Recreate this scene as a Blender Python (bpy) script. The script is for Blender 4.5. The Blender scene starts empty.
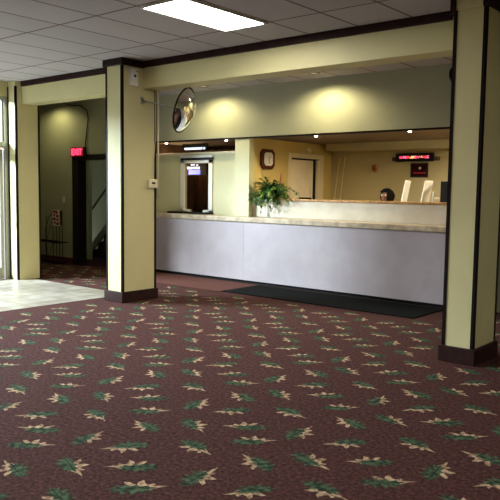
import bpy, bmesh, math, random
from mathutils import Vector, Matrix, Euler
random.seed(11)
C = bpy.context.scene.collection
SC = bpy.context.scene
PI = math.pi

# ------------------------------------------------------------------ camera
CAM = (0.0, 0.0, 1.535)
yaw, pitch, roll = .6984, .088, .0134
cy_, sy_, cp_, sp_ = math.cos(yaw), math.sin(yaw), math.cos(pitch), math.sin(pitch)
fwd = Vector((-sy_*cp_, cy_*cp_, -sp_))
rgt = Vector((cy_, sy_, 0)); upv = rgt.cross(fwd)
r2 = rgt*math.cos(roll) + upv*math.sin(roll)
u2 = -rgt*math.sin(roll) + upv*math.cos(roll)
cd = bpy.data.cameras.new('camera'); cam = bpy.data.objects.new('camera', cd); C.objects.link(cam)
cd.sensor_width = 36; cd.lens = 36*687.7/500; cd.clip_start = .05; cd.clip_end = 200
m = Matrix((r2, u2, -fwd)).transposed().to_4x4(); m.translation = Vector(CAM)
cam.matrix_world = m
SC.camera = cam

# ------------------------------------------------------------------ world, exposure, large lights
vs = SC.view_settings
vs.view_transform = 'Standard'; vs.look = 'None'; vs.gamma = 1; vs.use_curve_mapping = False
vs.exposure = 1.02
SC.cycles.use_denoising = True
SC.cycles.max_bounces = 10; SC.cycles.diffuse_bounces = 6
SC.cycles.sample_clamp_indirect = 6
W = bpy.data.worlds.new('sky'); SC.world = W; W.use_nodes = True
W.node_tree.nodes['Background'].inputs[0].default_value = (.80, .88, 1, 1)
W.node_tree.nodes['Background'].inputs[1].default_value = 0.6

def area(name, loc, target, sx, sy, power, col):
    l = bpy.data.lights.new(name, 'AREA'); l.shape = 'RECTANGLE'; l.size = sx; l.size_y = sy
    l.energy = power; l.color = col
    o = bpy.data.objects.new(name, l); C.objects.link(o); o.location = loc
    o.rotation_euler = (Vector(target)-Vector(loc)).to_track_quat('-Z', 'Y').to_euler()
    return o
# daylight falling on the glass front from the open sky on the left
area('daylight', (-13.5, 1.4, 4.05), (-7.6, 5.6, 0.9), 3.0, 1.4, 2500, (.84, .92, 1.0))

def spot(name, loc, target, power, col, angle, blend, rad=.04):
    l = bpy.data.lights.new(name, 'SPOT'); l.energy = power; l.color = col
    l.spot_size = math.radians(angle); l.spot_blend = blend; l.shadow_soft_size = rad
    o = bpy.data.objects.new(name, l); C.objects.link(o); o.location = loc
    o.rotation_euler = (Vector(target)-Vector(loc)).to_track_quat('-Z', 'Y').to_euler()
    return o

# ------------------------------------------------------------------ materials
def srgb(r, g, b):
    def f(c):
        c /= 255
        return c/12.92 if c <= .04045 else ((c+.055)/1.055)**2.4
    return (f(r), f(g), f(b), 1)

def mat(name, col, rough=.6, metal=0, bump=0, bscale=60, var=0, vscale=3, spec=.4, col2=None, emit=0, coat=0):
    m = bpy.data.materials.new(name); m.use_nodes = True
    nt = m.node_tree; b = nt.nodes['Principled BSDF']; L = nt.links
    b.inputs['Base Color'].default_value = col; b.inputs['Roughness'].default_value = rough
    b.inputs['Metallic'].default_value = metal; b.inputs['Specular IOR Level'].default_value = spec
    b.inputs['Coat Weight'].default_value = coat
    if emit:
        b.inputs['Emission Color'].default_value = col; b.inputs['Emission Strength'].default_value = emit
    tc = nt.nodes.new('ShaderNodeTexCoord')
    if var or col2:
        n = nt.nodes.new('ShaderNodeTexNoise'); n.inputs['Scale'].default_value = vscale; n.inputs['Detail'].default_value = 6
        L.new(tc.outputs['Object'], n.inputs['Vector'])
        r = nt.nodes.new('ShaderNodeValToRGB')
        c2 = col2 or tuple(c*(1-var) for c in col[:3])+(1,)
        r.color_ramp.elements[0].color = c2; r.color_ramp.elements[1].color = col
        r.color_ramp.elements[0].position = .38; r.color_ramp.elements[1].position = .62
        L.new(n.outputs['Fac'], r.inputs['Fac']); L.new(r.outputs['Color'], b.inputs['Base Color'])
    if bump:
        n2 = nt.nodes.new('ShaderNodeTexNoise'); n2.inputs['Scale'].default_value = bscale; n2.inputs['Detail'].default_value = 4
        L.new(tc.outputs['Object'], n2.inputs['Vector'])
        bp = nt.nodes.new('ShaderNodeBump'); bp.inputs['Strength'].default_value = bump; bp.inputs['Distance'].default_value = .01
        L.new(n2.outputs['Fac'], bp.inputs['Height']); L.new(bp.outputs['Normal'], b.inputs['Normal'])
    return m

M = {}
M['paint'] = mat('cream paint', srgb(207, 198, 149), .55, bump=.25, bscale=70, var=.06, vscale=2)
M['wallpaint'] = mat('green cream wall paint', srgb(174, 173, 150), .7, bump=.15, bscale=60, var=.05)
M['hallpaint'] = mat('hall paint', srgb(176, 178, 140), .7, bump=.15, bscale=60, var=.05)
M['office'] = mat('office yellow paint', srgb(214, 190, 118), .7, bump=.1, var=.05)
M['officeback'] = mat('office tan paint', srgb(190, 176, 130), .75, bump=.1, var=.05)
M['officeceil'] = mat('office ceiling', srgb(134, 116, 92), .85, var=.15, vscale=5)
M['booth'] = mat('booth paint', srgb(204, 200, 162), .6, bump=.1, var=.05)
M['trim'] = mat('dark brown trim', srgb(48, 27, 25), .55, var=.25, vscale=14, spec=.12)
M['strip'] = mat('dark corner strip', srgb(26, 16, 16), .55, spec=.1)
M['lavender'] = mat('lavender laminate', srgb(172, 161, 166), .5, col2=srgb(166, 155, 159), vscale=3.5, bump=.06, bscale=25)
M['stone'] = mat('beige stone', srgb(194, 178, 154), .35, col2=srgb(164, 146, 122), vscale=9)
M['splash'] = mat('cream splash', srgb(204, 194, 176), .5, col2=srgb(194, 183, 162), vscale=4)
M['wood'] = mat('honey wood', srgb(196, 152, 92), .45, col2=srgb(150, 106, 58), vscale=18)
M['doorwood'] = mat('pale door', srgb(246, 234, 206), .5, col2=srgb(240, 224, 192), vscale=3)
M['doortrim'] = mat('pale door trim', srgb(232, 218, 180), .45)
M['polewood'] = mat('pale pole', srgb(226, 206, 156), .6)
M['clockwood'] = mat('mahogany', srgb(104, 44, 26), .4, col2=srgb(70, 26, 16), vscale=25)
M['white'] = mat('white plastic', srgb(232, 230, 222), .4)
M['ivory'] = mat('ivory plastic', srgb(222, 214, 180), .4)
M['paper'] = mat('paper', srgb(240, 238, 226), .7)
M['black'] = mat('black plastic', srgb(18, 18, 19), .5, spec=.2)
M['blackmat'] = mat('black rubber', srgb(20, 22, 22), .95, spec=.05, bump=.3, bscale=120, var=.3, vscale=40)
M['rust'] = mat('rust mat', srgb(88, 42, 28), .95, bump=.5, bscale=200, var=.35, vscale=70)
M['darkjamb'] = mat('black door frame', srgb(26, 20, 18), .45)
M['redbase'] = mat('red brown baseboard', srgb(92, 30, 26), .5, var=.2)
M['steel'] = mat('brushed metal', srgb(190, 190, 190), .3, metal=1)
M['alu'] = mat('grey aluminium', srgb(150, 147, 140), .4, metal=.3)
M['mirror'] = mat('mirror', (.88, .9, .88, 1), .04, metal=1)
M['tbar'] = mat('lamp frame', srgb(205, 205, 200), .5)
M['red'] = mat('red', srgb(170, 24, 28), .5)
M['led'] = mat('fluorescent lens', (1, .98, .93, 1), .5, emit=17)
M['bulb'] = mat('warm bulb', (1, .85, .6, 1), .5, emit=26)
M['boothbulb'] = mat('booth lamp shade', (1, .74, .45, 1), .5, emit=16)
M['cangrey'] = mat('can ring', srgb(150, 146, 146), .8, spec=.1)
M['can'] = mat('can lamp', (1, .86, .55, 1), .5, emit=.12)
M['exitred'] = mat('exit red', (.40, .01, .02, 1), .5, emit=.25)
M['exitletter'] = mat('exit letter', (1, .04, .10, 1), .5, emit=1.7)
M['exitdark'] = mat('exit sign box', srgb(40, 24, 22), .5)
M['ledr'] = mat('display red', (1, .05, .12, 1), .5, emit=1.0)
M['ledp'] = mat('display pink', (1, .16, .30, 1), .5, emit=1.0)
M['ledy'] = mat('display yellow', (1, .50, .12, 1), .5, emit=.9)
M['neon'] = mat('blue display', (.12, .18, 1, 1), .5, emit=1.6)
M['neonw'] = mat('pale blue display', (.6, .7, 1, 1), .5, emit=1.2)
M['paleblue'] = mat('pale blue tube', (.62, .76, 1, 1), .5, emit=.55)
M['boothdark'] = mat('brown booth interior', srgb(92, 66, 44), .7, col2=srgb(60, 42, 28), vscale=3)
M['curtain'] = mat('brown curtain', srgb(158, 118, 84), .8, var=.3, vscale=6)
M['skin'] = mat('skin', srgb(150, 100, 72), .5)
M['hair'] = mat('black hair', srgb(14, 11, 10), .8, spec=.1)
M['shirt'] = mat('dark shirt', srgb(48, 50, 60), .8, var=.1)
M['trousers'] = mat('trousers', srgb(36, 36, 40), .8)
M['leaf'] = mat('plant leaf', srgb(66, 112, 46), .35, col2=srgb(28, 62, 26), vscale=16)
M['leafpale'] = mat('plant leaf pale', srgb(126, 142, 62), .4, col2=srgb(84, 110, 44), vscale=16)
M['stem'] = mat('stem', srgb(70, 84, 36), .6)
M['soil'] = mat('soil', srgb(50, 36, 26), .95, bump=.5)
M['ceramic'] = mat('white ceramic', srgb(232, 228, 216), .3)
M['terracotta'] = mat('dry flower', srgb(140, 74, 40), .7)
M['stair'] = mat('dark stair carpet', srgb(34, 24, 22), .95)
M['stringer'] = mat('stair stringer', srgb(120, 112, 86), .6)
M['wire'] = mat('black wire', srgb(22, 20, 20), .45, metal=.4)
M['cable'] = mat('cable', srgb(56, 48, 36), .6)
M['posterart'] = mat('poster print', srgb(60, 12, 16), .9, col2=srgb(20, 10, 12), vscale=9, spec=.05)
M['pavement'] = mat('pavement', srgb(170, 165, 158), .9, var=.15)
M['desk'] = mat('desk laminate', srgb(150, 120, 84), .5, var=.1)

def glass(name, tint=(.9, .95, .95, 1), gl=.10):
    m = bpy.data.materials.new(name); m.use_nodes = True; nt = m.node_tree
    for n in list(nt.nodes): nt.nodes.remove(n)
    o = nt.nodes.new('ShaderNodeOutputMaterial'); mx = nt.nodes.new('ShaderNodeMixShader')
    t = nt.nodes.new('ShaderNodeBsdfTransparent'); g = nt.nodes.new('ShaderNodeBsdfGlossy')
    t.inputs[0].default_value = tint; g.inputs['Roughness'].default_value = .02
    mx.inputs[0].default_value = gl
    nt.links.new(t.outputs[0], mx.inputs[1]); nt.links.new(g.outputs[0], mx.inputs[2]); nt.links.new(mx.outputs[0], o.inputs[0])
    return m
M['glass'] = glass('window glass', gl=.06)
M['darkglass'] = glass('smoked glass', (.85, .80, .74, 1), .05)

def grid_ceiling():
    m = bpy.data.materials.new('ceiling tiles'); m.use_nodes = True
    nt = m.node_tree; b = nt.nodes['Principled BSDF']; L = nt.links
    b.inputs['Roughness'].default_value = .9; b.inputs['Specular IOR Level'].default_value = .15
    tc = nt.nodes.new('ShaderNodeTexCoord'); sp = nt.nodes.new('ShaderNodeSeparateXYZ'); L.new(tc.outputs['Object'], sp.inputs[0])
    def math_(op, a, bb):
        n = nt.nodes.new('ShaderNodeMath'); n.operation = op
        for i, v in enumerate((a, bb)):
            if hasattr(v, 'links'): L.new(v, n.inputs[i])
            elif v is not None: n.inputs[i].default_value = v
        return n.outputs[0]
    ux = math_('DIVIDE', math_('ADD', sp.outputs[0], 9.306), .6096)
    uy = math_('DIVIDE', math_('SUBTRACT', sp.outputs[1], 5.543), 1.2192)
    def edge(u, half):
        f = math_('FRACT', u, None)
        d = math_('MINIMUM', f, math_('SUBTRACT', 1.0, f))
        return math_('LESS_THAN', d, half)
    e = math_('MAXIMUM', edge(ux, .0125/.6096), edge(uy, .0125/1.2192))
    # one tone per tile
    cx = nt.nodes.new('ShaderNodeCombineXYZ')
    L.new(math_('FLOOR', ux, None), cx.inputs[0]); L.new(math_('FLOOR', uy, None), cx.inputs[1])
    wn = nt.nodes.new('ShaderNodeTexWhiteNoise'); wn.noise_dimensions = '3D'; L.new(cx.outputs[0], wn.inputs['Vector'])
    nz = nt.nodes.new('ShaderNodeTexNoise'); nz.inputs['Scale'].default_value = 70; nz.inputs['Detail'].default_value = 6
    L.new(tc.outputs['Object'], nz.inputs['Vector'])
    v = math_('ADD', math_('MULTIPLY', wn.outputs['Value'], .10), math_('MULTIPLY', nz.outputs['Fac'], .34))
    v = math_('ADD', v, .70)
    mx = nt.nodes.new('ShaderNodeMix'); mx.data_type = 'RGBA'; mx.blend_type = 'MULTIPLY'; mx.inputs[0].default_value = 1
    mx.inputs[6].default_value = srgb(188, 182, 184)
    cc = nt.nodes.new('ShaderNodeCombineColor')
    for i in range(3): L.new(v, cc.inputs[i])
    L.new(cc.outputs[0], mx.inputs[7])
    m2 = nt.nodes.new('ShaderNodeMix'); m2.data_type = 'RGBA'
    L.new(e, m2.inputs[0]); L.new(mx.outputs[2], m2.inputs[6]); m2.inputs[7].default_value = srgb(112, 94, 84)
    L.new(m2.outputs[2], b.inputs['Base Color'])
    return m
M['ceiling'] = grid_ceiling()

def carpet():
    m = bpy.data.materials.new('maroon carpet'); m.use_nodes = True
    nt = m.node_tree; b = nt.nodes['Principled BSDF']; L = nt.links
    b.inputs['Roughness'].default_value = .97; b.inputs['Specular IOR Level'].default_value = .1
    tc = nt.nodes.new('ShaderNodeTexCoord')
    n = nt.nodes.new('ShaderNodeTexNoise'); n.inputs['Scale'].default_value = 40; n.inputs['Detail'].default_value = 9; n.inputs['Roughness'].default_value = .75
    L.new(tc.outputs['Object'], n.inputs['Vector'])
    r = nt.nodes.new('ShaderNodeValToRGB'); e = r.color_ramp.elements
    e[0].position = .36; e[0].color = srgb(31, 18, 17); e[1].position = .66; e[1].color = srgb(98, 62, 57)
    mid = e.new(.5); mid.color = srgb(68, 40, 37)
    L.new(n.outputs['Fac'], r.inputs['Fac']); L.new(r.outputs['Color'], b.inputs['Base Color'])
    bp = nt.nodes.new('ShaderNodeBump'); bp.inputs['Strength'].default_value = .5; bp.inputs['Distance'].default_value = .006
    n2 = nt.nodes.new('ShaderNodeTexNoise'); n2.inputs['Scale'].default_value = 260
    L.new(tc.outputs['Object'], n2.inputs['Vector']); L.new(n2.outputs['Fac'], bp.inputs['Height']); L.new(bp.outputs['Normal'], b.inputs['Normal'])
    return m
M['carpet'] = carpet()
M['leafgreen'] = mat('carpet leaf green', srgb(76, 94, 68), .97, col2=srgb(34, 47, 36), vscale=26, spec=.1)
M['leafcream'] = mat('carpet leaf cream', srgb(188, 160, 130), .97, col2=srgb(120, 90, 70), vscale=30, spec=.1)
M['leafdark'] = mat('carpet leaf vein', srgb(30, 40, 30), .97, spec=.1)

def brick(name, c1, c2, mortar, w, h, ms, offset=.5, rot=None, rough=.8, scale=1):
    m = bpy.data.materials.new(name); m.use_nodes = True
    nt = m.node_tree; b = nt.nodes['Principled BSDF']; L = nt.links; b.inputs['Roughness'].default_value = rough
    tc = nt.nodes.new('ShaderNodeTexCoord'); mp = nt.nodes.new('ShaderNodeMapping')
    if rot: mp.inputs['Rotation'].default_value = rot
    t = nt.nodes.new('ShaderNodeTexBrick'); t.offset = offset
    t.inputs['Color1'].default_value = c1; t.inputs['Color2'].default_value = c2; t.inputs['Mortar'].default_value = mortar
    t.inputs['Scale'].default_value = scale; t.inputs['Mortar Size'].default_value = ms
    t.inputs['Brick Width'].default_value = w; t.inputs['Row Height'].default_value = h
    L.new(tc.outputs['Object'], mp.inputs[0]); L.new(mp.outputs[0], t.inputs['Vector'])
    nz = nt.nodes.new('ShaderNodeTexNoise'); nz.inputs['Scale'].default_value = 5; nz.inputs['Detail'].default_value = 6
    L.new(tc.outputs['Object'], nz.inputs['Vector'])
    r = nt.nodes.new('ShaderNodeValToRGB'); r.color_ramp.elements[0].color = (.72, .68, .62, 1); r.color_ramp.elements[1].color = (1, 1, 1, 1)
    r.color_ramp.elements[0].position = .35; r.color_ramp.elements[1].position = .6
    L.new(nz.outputs['Fac'], r.inputs['Fac'])
    mx = nt.nodes.new('ShaderNodeMix'); mx.data_type = 'RGBA'; mx.blend_type = 'MULTIPLY'; mx.inputs[0].default_value = 1
    L.new(t.outputs['Color'], mx.inputs[6]); L.new(r.outputs['Color'], mx.inputs[7]); L.new(mx.outputs[2], b.inputs['Base Color'])
    return m
M['tile'] = brick('entry tiles', srgb(168, 162, 152), srgb(150, 142, 130), srgb(112, 103, 92), .305, .305, .007, 0, rough=.35)
M['brick'] = brick('red brick', srgb(116, 62, 50), srgb(92, 46, 38), srgb(128, 116, 108), .21, .075, .012, .5, (PI/2, 0, 0))

# ------------------------------------------------------------------ mesh helpers
def nb(): return bmesh.new()
def box(bm, x0, x1, y0, y1, z0, z1, bev=0, mi=0):
    g = bmesh.ops.create_cube(bm, size=1)
    vsn = g['verts']
    for v in vsn: v.co = Vector(((x0+x1)/2+v.co.x*(x1-x0), (y0+y1)/2+v.co.y*(y1-y0), (z0+z1)/2+v.co.z*(z1-z0)))
    if bev:
        es = {e for v in vsn for e in v.link_edges}
        bmesh.ops.bevel(bm, geom=list(es), offset=bev, segments=2, affect='EDGES', profile=.5)
    elif mi:
        for f in {f for v in vsn for f in v.link_faces}: f.material_index = mi
    return bm
def B(*a, **k): return box(nb(), *a, **k)
def tube(bm, pts, r, n=8, closed=False):
    pts = [Vector(p) for p in pts]; rings = []
    N = len(pts)
    ref = None
    for i, p in enumerate(pts):
        if closed: t = pts[(i+1) % N]-pts[i-1]
        else: t = pts[min(i+1, N-1)]-pts[max(i-1, 0)]
        t.normalize()
        if ref is None:
            ref = Vector((0, 0, 1)) if abs(t.z) < .9 else Vector((1, 0, 0))
        a = t.cross(ref)
        if a.length < 1e-4: a = t.orthogonal()
        a.normalize(); b = t.cross(a); ref = a.cross(t) * 1.0 if False else ref
        rr = r[i] if isinstance(r, (list, tuple)) else r
        rings.append([bm.verts.new(p + (a*math.cos(2*PI*k/n)+b*math.sin(2*PI*k/n))*rr) for k in range(n)])
    for i in range(N if closed else N-1):
        A, D = rings[i], rings[(i+1) % N]
        for k in range(n):
            f = bm.faces.new((A[k], A[(k+1) % n], D[(k+1) % n], D[k])); f.smooth = True
    if not closed:
        bm.faces.new(rings[0][::-1]); bm.faces.new(rings[-1])
    return bm
def lathe(bm, prof, M4=None, n=28, cap=True):
    """profile (radius, height) about local z"""
    rings = []
    for r, z in prof:
        if r < 1e-5: rings.append([bm.verts.new((0, 0, z))])
        else: rings.append([bm.verts.new((r*math.cos(2*PI*k/n), r*math.sin(2*PI*k/n), z)) for k in range(n)])
    for A, D in zip(rings, rings[1:]):
        for k in range(n):
            k2 = (k+1) % n
            if len(A) == 1 and len(D) == 1: continue
            if len(A) == 1: f = bm.faces.new((A[0], D[k2], D[k]))
            elif len(D) == 1: f = bm.faces.new((A[k], A[k2], D[0]))
            else: f = bm.faces.new((A[k], A[k2], D[k2], D[k]))
            f.smooth = True
    if M4 is not None:
        bmesh.ops.transform(bm, matrix=M4, verts=[v for R in rings for v in R])
    return bm
def poly_prism(bm, pts2, plane, d0, d1):
    """extrude a 2-D outline: plane 'xz' (depth y), 'yz' (depth x), 'xy' (depth z)"""
    def P(a, b, d): return {'xz': (a, d, b), 'yz': (d, a, b), 'xy': (a, b, d)}[plane]
    A = [bm.verts.new(P(a, b, d0)) for a, b in pts2]; D = [bm.verts.new(P(a, b, d1)) for a, b in pts2]
    n = len(A)
    bm.faces.new(A); bm.faces.new(D[::-1])
    for k in range(n): bm.faces.new((A[k], D[k], D[(k+1) % n], A[(k+1) % n]))
    bmesh.ops.recalc_face_normals(bm, faces=bm.faces[:])
    return bm

def thing(name, label, cat, loc=(0, 0, 0), group=None):
    o = bpy.data.objects.new(name, None); C.objects.link(o); o.location = loc
    o.empty_display_size = .1
    o['label'] = label; o['category'] = cat
    if group: o['group'] = group
    return o
WLOC = {}
def part(parent, name, bm, mt, label=None, kind=None):
    """mesh given in world coordinates, stored relative to its parent"""
    off = Vector((0, 0, 0)); p = parent
    while p is not None: off += p.location; p = p.parent
    bmesh.ops.translate(bm, verts=bm.verts[:], vec=-off)
    me = bpy.data.meshes.new(name); bm.to_mesh(me); bm.free()
    for mm in (mt if isinstance(mt, list) else [mt]): me.materials.append(mm)
    o = bpy.data.objects.new(name, me); C.objects.link(o); o.parent = parent
    if label: o['label'] = label
    if kind: o['kind'] = kind
    return o
def struct(name, bm, mt, parent=None, label=None):
    o = part(parent, name, bm, mt)
    if parent is None: o['kind'] = 'structure'
    if label: o['label'] = label
    return o
def single(name, bm, mt, label, cat, loc, group=None):
    bmesh.ops.translate(bm, verts=bm.verts[:], vec=-Vector(loc))
    me = bpy.data.meshes.new(name); bm.to_mesh(me); bm.free()
    for mm in (mt if isinstance(mt, list) else [mt]): me.materials.append(mm)
    o = bpy.data.objects.new(name, me); C.objects.link(o); o.location = loc
    o['label'] = label; o['category'] = cat
    if group: o['group'] = group
    return o
def copy_tree(o, parent=None):
    c = o.copy(); C.objects.link(c); c.parent = parent
    for ch in o.children: copy_tree(ch, c)
    return c

# ------------------------------------------------------------------ key planes
H = 3.215
FY = 8.75            # face of the wall over the counter
XL = -10.33          # glass front on the left
XR, YB = 3.2, -3.2   # walls out of view on the right and behind the camera
OZ = 2.39            # height of the opening head / office ceiling

# ------------------------------------------------------------------ floor with the leaf pattern
TX0, TX1, TY0, TY1 = XL, -7.69, 0.6, 6.41
CREAM = [(-.29, .03), (-.19, .10), (-.27, .25), (-.17, .25), (-.08, .16), (-.03, .13), (.0, .25), (.09, .33), (.12, .18), (.17, .11), (.28, .18), (.31, .12), (.27, .07), (.40, .065), (.57, .04), (.40, .0), (.30, -.05), (.20, -.10), (-.1, -.04)]
GREEN = [(-.56, -.02), (-.42, .02), (-.40, .12), (-.28, .05), (-.22, .15), (-.12, .06), (-.03, .13), (.04, .04), (.18, .08), (.20, .01), (.36, -.01),
         (.20, -.07), (.30, -.17), (.12, -.12), (.15, -.28), (-.01, -.15), (-.06, -.33), (-.15, -.15), (-.28, -.30), (-.29, -.12), (-.47, -.20), (-.42, -.08)]
VEIN = [(-.5, -.03), (-.1, -.005), (.26, -.015), (.26, -.035), (-.1, -.03), (-.5, -.045)]
def build_floor():
    bm = nb()
    def quad(x0, x1, y0, y1, z=0):
        v = [bm.verts.new(p) for p in ((x0, y0, z), (x1, y0, z), (x1, y1, z), (x0, y1, z))]
        bm.faces.new(v)
    quad(TX1, XR, YB, 11.4); quad(-13.6, TX1, TY1, 11.4); quad(XL, TX1, YB, TY0)
    s = math.sqrt(.5)
    PB, PA, LEN = 1.33, 1.26, .275
    # (b, a, tip angle in the (right, away) frame, mirrored)
    base = [(.38, -3.72, 118, 1), (.39, -4.06, -6, 1), (.37, -4.34, 174, -1), (.30, -4.64, 186, 1),
            (.70, -3.35, -52, -1), (.69, -3.76, -68, 1), (.71, -4.19, 58, -1)]
    for i in range(-8, 9):
        for j in range(-9, 9):
            for (b0, a0, ang, mir) in base:
                for sh in (0, 1):
                    b = b0 + PB*i + sh*PB/2; a = a0 + PA*j + sh*PA/2
                    b += random.uniform(-.015, .015); a += random.uniform(-.02, .02)
                    X = (a+b)*s; Y = (b-a)*s
                    if Y < 1.2 or Y > 8.15 or X < -13.3 or X > 1.0: continue
                    if XL-.0 < X < TX1+.17 and Y < TY1+.14: continue
                    if X < XL-.1 and Y < 6.6: continue
                    if Y > 7.36 and -9.4 < X < -3.6: continue
                    if X > -9.4 and Y > 8.1: continue
                    if any(c0-.12 < X < c1+.12 and 5.75 < Y < 6.6 for c0, c1 in ((-7.5, -7.12), (-2.65, -2.31), (-10.4, -10.1))): continue
                    t = math.radians(ang + random.uniform(-7, 7))
                    # local frame: right = (s, s), away = (-s, s)
                    ex = Vector((math.cos(t)*s-math.sin(t)*s, math.cos(t)*s+math.sin(t)*s))
                    ey = Vector((-ex.y, ex.x))*mir
                    Lx = LEN*random.uniform(.94, 1.06)
                    for (out, mi, z) in ((CREAM, 1, .0012), (GREEN, 2, .0022), (VEIN, 3, .003)):
                        vv = [bm.verts.new((X+(ex.x*p+ey.x*q)*Lx, Y+(ex.y*p+ey.y*q)*Lx, z)) for p, q in out]
                        if mir > 0: vv = vv[::-1]
                        f = bm.faces.new(vv); f.material_index = mi
                        f.normal_update()
                        if f.normal.z < 0: f.normal_flip()
    return bm
struct('floor', build_floor(), [M['carpet'], M['leafcream'], M['leafgreen'], M['leafdark']])
struct('floor_entry', B(TX0-.15, TX1, TY0, TY1, -.05, .003), M['tile'])
struct('floor_outside', B(-30, XL-.15, -14, 6.13, -.08, -.02), M['pavement'])

# ------------------------------------------------------------------ ceilings and walls
bm = B(XL-.12, XR, YB, FY+.12, H, H+.1); box(bm, -13.6, XL-.12, 6.13, FY+.12, H, H+.1)
struct('ceiling', bm, M['ceiling'])
struct('wall_right', B(XR, XR+.12, YB, FY+.12, 0, H), M['paint'])
struct('wall_back', B(XL-.12, XR+.12, YB-.12, YB, 0, H), M['paint'])
# wall over the counter, its pillar and the low wall under the office opening
bm = nb(); box(bm, -10.0, -1.2, FY, FY+.12, OZ, H); box(bm, -1.2, XR, FY, FY+.12, OZ, H)
struct('wall_front', bm, M['wallpaint'])
bm = nb(); box(bm, -3.2, XR, FY, 8.88, 0, OZ)
struct('wall_front_right', bm, M['wallpaint'])
struct('wall_pillar', B(-7.70, -7.39, FY, 8.88, 1.085, OZ), M['booth'], label='cream pillar between the booth and office openings')
struct('wall_low', B(-7.39, -3.2, 8.90, 8.94, 0, 1.360), M['wallpaint'])
struct('trim_1', B(-7.39, -3.2, 8.86, 8.90, 1.085, 1.360, bev=.003), M['splash'], label='cream splash panel under office ledge')
struct('trim_2', B(-7.39, -3.2, 8.825, 8.99, 1.360, 1.390, bev=.005), M['wood'], label='honey wood ledge of office opening')
struct('trim_3', B(-9.98, -3.2, FY-.012, FY+.004, OZ-.022, OZ+.006), M['strip'], label='thin dark strip along opening head')
# teller booth left of the pillar
bm = nb()
box(bm, -10.0, -9.185, 8.93, 9.0, 1.03, 2.165); box(bm, -8.365, -7.70, 8.93, 9.0, 1.03, 2.165)
box(bm, -9.185, -8.365, 8.93, 9.0, 2.07, 2.165); box(bm, -9.185, -8.365, 8.93, 9.0, 1.03, 1.07)
struct('wall_booth', bm, M['booth'])
struct('trim_4', B(-10.0, -7.70, 8.91, 9.02, 2.145, 2.185, bev=.004), M['doortrim'], label='pale cap rail on booth partition')
# office shell
struct('wall_office_left', B(-7.48, -7.39, 8.88, 11.2, 0, OZ), M['office'])
struct('wall_office_back', B(-10.0, XR, 11.2, 11.3, 0, OZ), M['officeback'])
struct('wall_office_right', B(-2.0, -1.9, 8.88, 11.2, 0, OZ), M['officeback'])
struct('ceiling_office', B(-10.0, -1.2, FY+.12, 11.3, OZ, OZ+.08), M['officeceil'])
struct('trim_5', B(-7.2, -2.0, 10.72, 11.2, 2.255, OZ), M['officeback'], label='boxed bulkhead along office back wall')
struct('wall_booth_back', B(-10.0, -7.48, 10.3, 10.38, 0, OZ), M['boothdark'])
struct('wall_divider', B(-10.1, -10.0, 8.2, 11.3, 0, H), M['boothdark'])
# hall on the left
bm = nb()
box(bm, -13.6, -11.33, 8.2, 8.32, 0, H); box(bm, -11.33, -10.0, 8.2, 8.32, 2.09, H); box(bm, -10.17, -10.0, 8.19, 8.32, 0, 2.09)
struct('wall_hall', bm, M['hallpaint'])
struct('wall_hall_left', B(-13.7, -13.6, 6.13, 8.32, 0, H), M['hallpaint'])
struct('wall_hall_near', B(-13.7, XL, 6.13, 6.30, -.05, H+.3), M['brick'])
struct('baseboard_hall', B(-13.6, -11.50, 8.18, 8.2, 0, .12, bev=.003), M['redbase'])
bm = nb(); box(bm, -14.6, -14.5, 8.2, 10.4, 0, H); box(bm, -14.5, -10.1, 10.3, 10.4, 0, H); box(bm, -14.5, -13.6, 8.2, 8.32, 0, H); box(bm, -14.6, -10.0, 8.90, 10.4, H, H+.05)
struct('wall_stairwell', bm, M['hallpaint'])
struct('wall_stairwell_return', B(-12.32, -11.96, 8.95, 9.02, 0, H), M['hallpaint'])

# ------------------------------------------------------------------ hall doorway
bm = nb()
box(bm, -11.47, -11.36, 8.175, 8.2, 0, 2.16); box(bm, -11.47, -10.03, 8.175, 8.2, 2.06, 2.16)
box(bm, -11.36, -11.27, 8.17, 8.36, 0, 2.09); box(bm, -11.27, -10.17, 8.17, 8.36, 2.055, 2.09)
box(bm, -10.19, -10.10, 8.17, 8.36, 0, 2.09)
struct('door_1', bm, M['darkjamb'], label='black door frame to the stairs')
pl = bpy.data.lights.new('stair_light', 'POINT'); pl.energy = 2; pl.color = (1, .95, .8); pl.shadow_soft_size = .1  # added dim light to show the stairs, no lamp visible there
po = bpy.data.objects.new('stair_light', pl); C.objects.link(po); po.location = (-11.0, 8.75, 2.8)
# stairs rising to the right behind it
st = thing('staircase', 'dark carpeted stairs rising beyond the black doorway', 'stairs', (-11.5, 9.7, 0))
bm = nb()
for k in range(10): box(bm, -12.36+.2*k, -10.12, 9.32, 10.28, .18*k, .18*(k+1))
part(st, 'steps', bm, M['stair'])
part(st, 'stringer', poly_prism(nb(), [(-12.46, .02), (-12.36, .02), (-12.36, .10), (-10.2, 2.04), (-10.2, 2.22), (-12.46, .19)], 'xz', 9.27, 9.318), M['stringer'], 'pale sloping stringer board')
part(st, 'handrail', tube(nb(), [(-12.4, 9.30, 1.0), (-10.3, 9.30, 2.9)], .022), M['darkjamb'])

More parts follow.
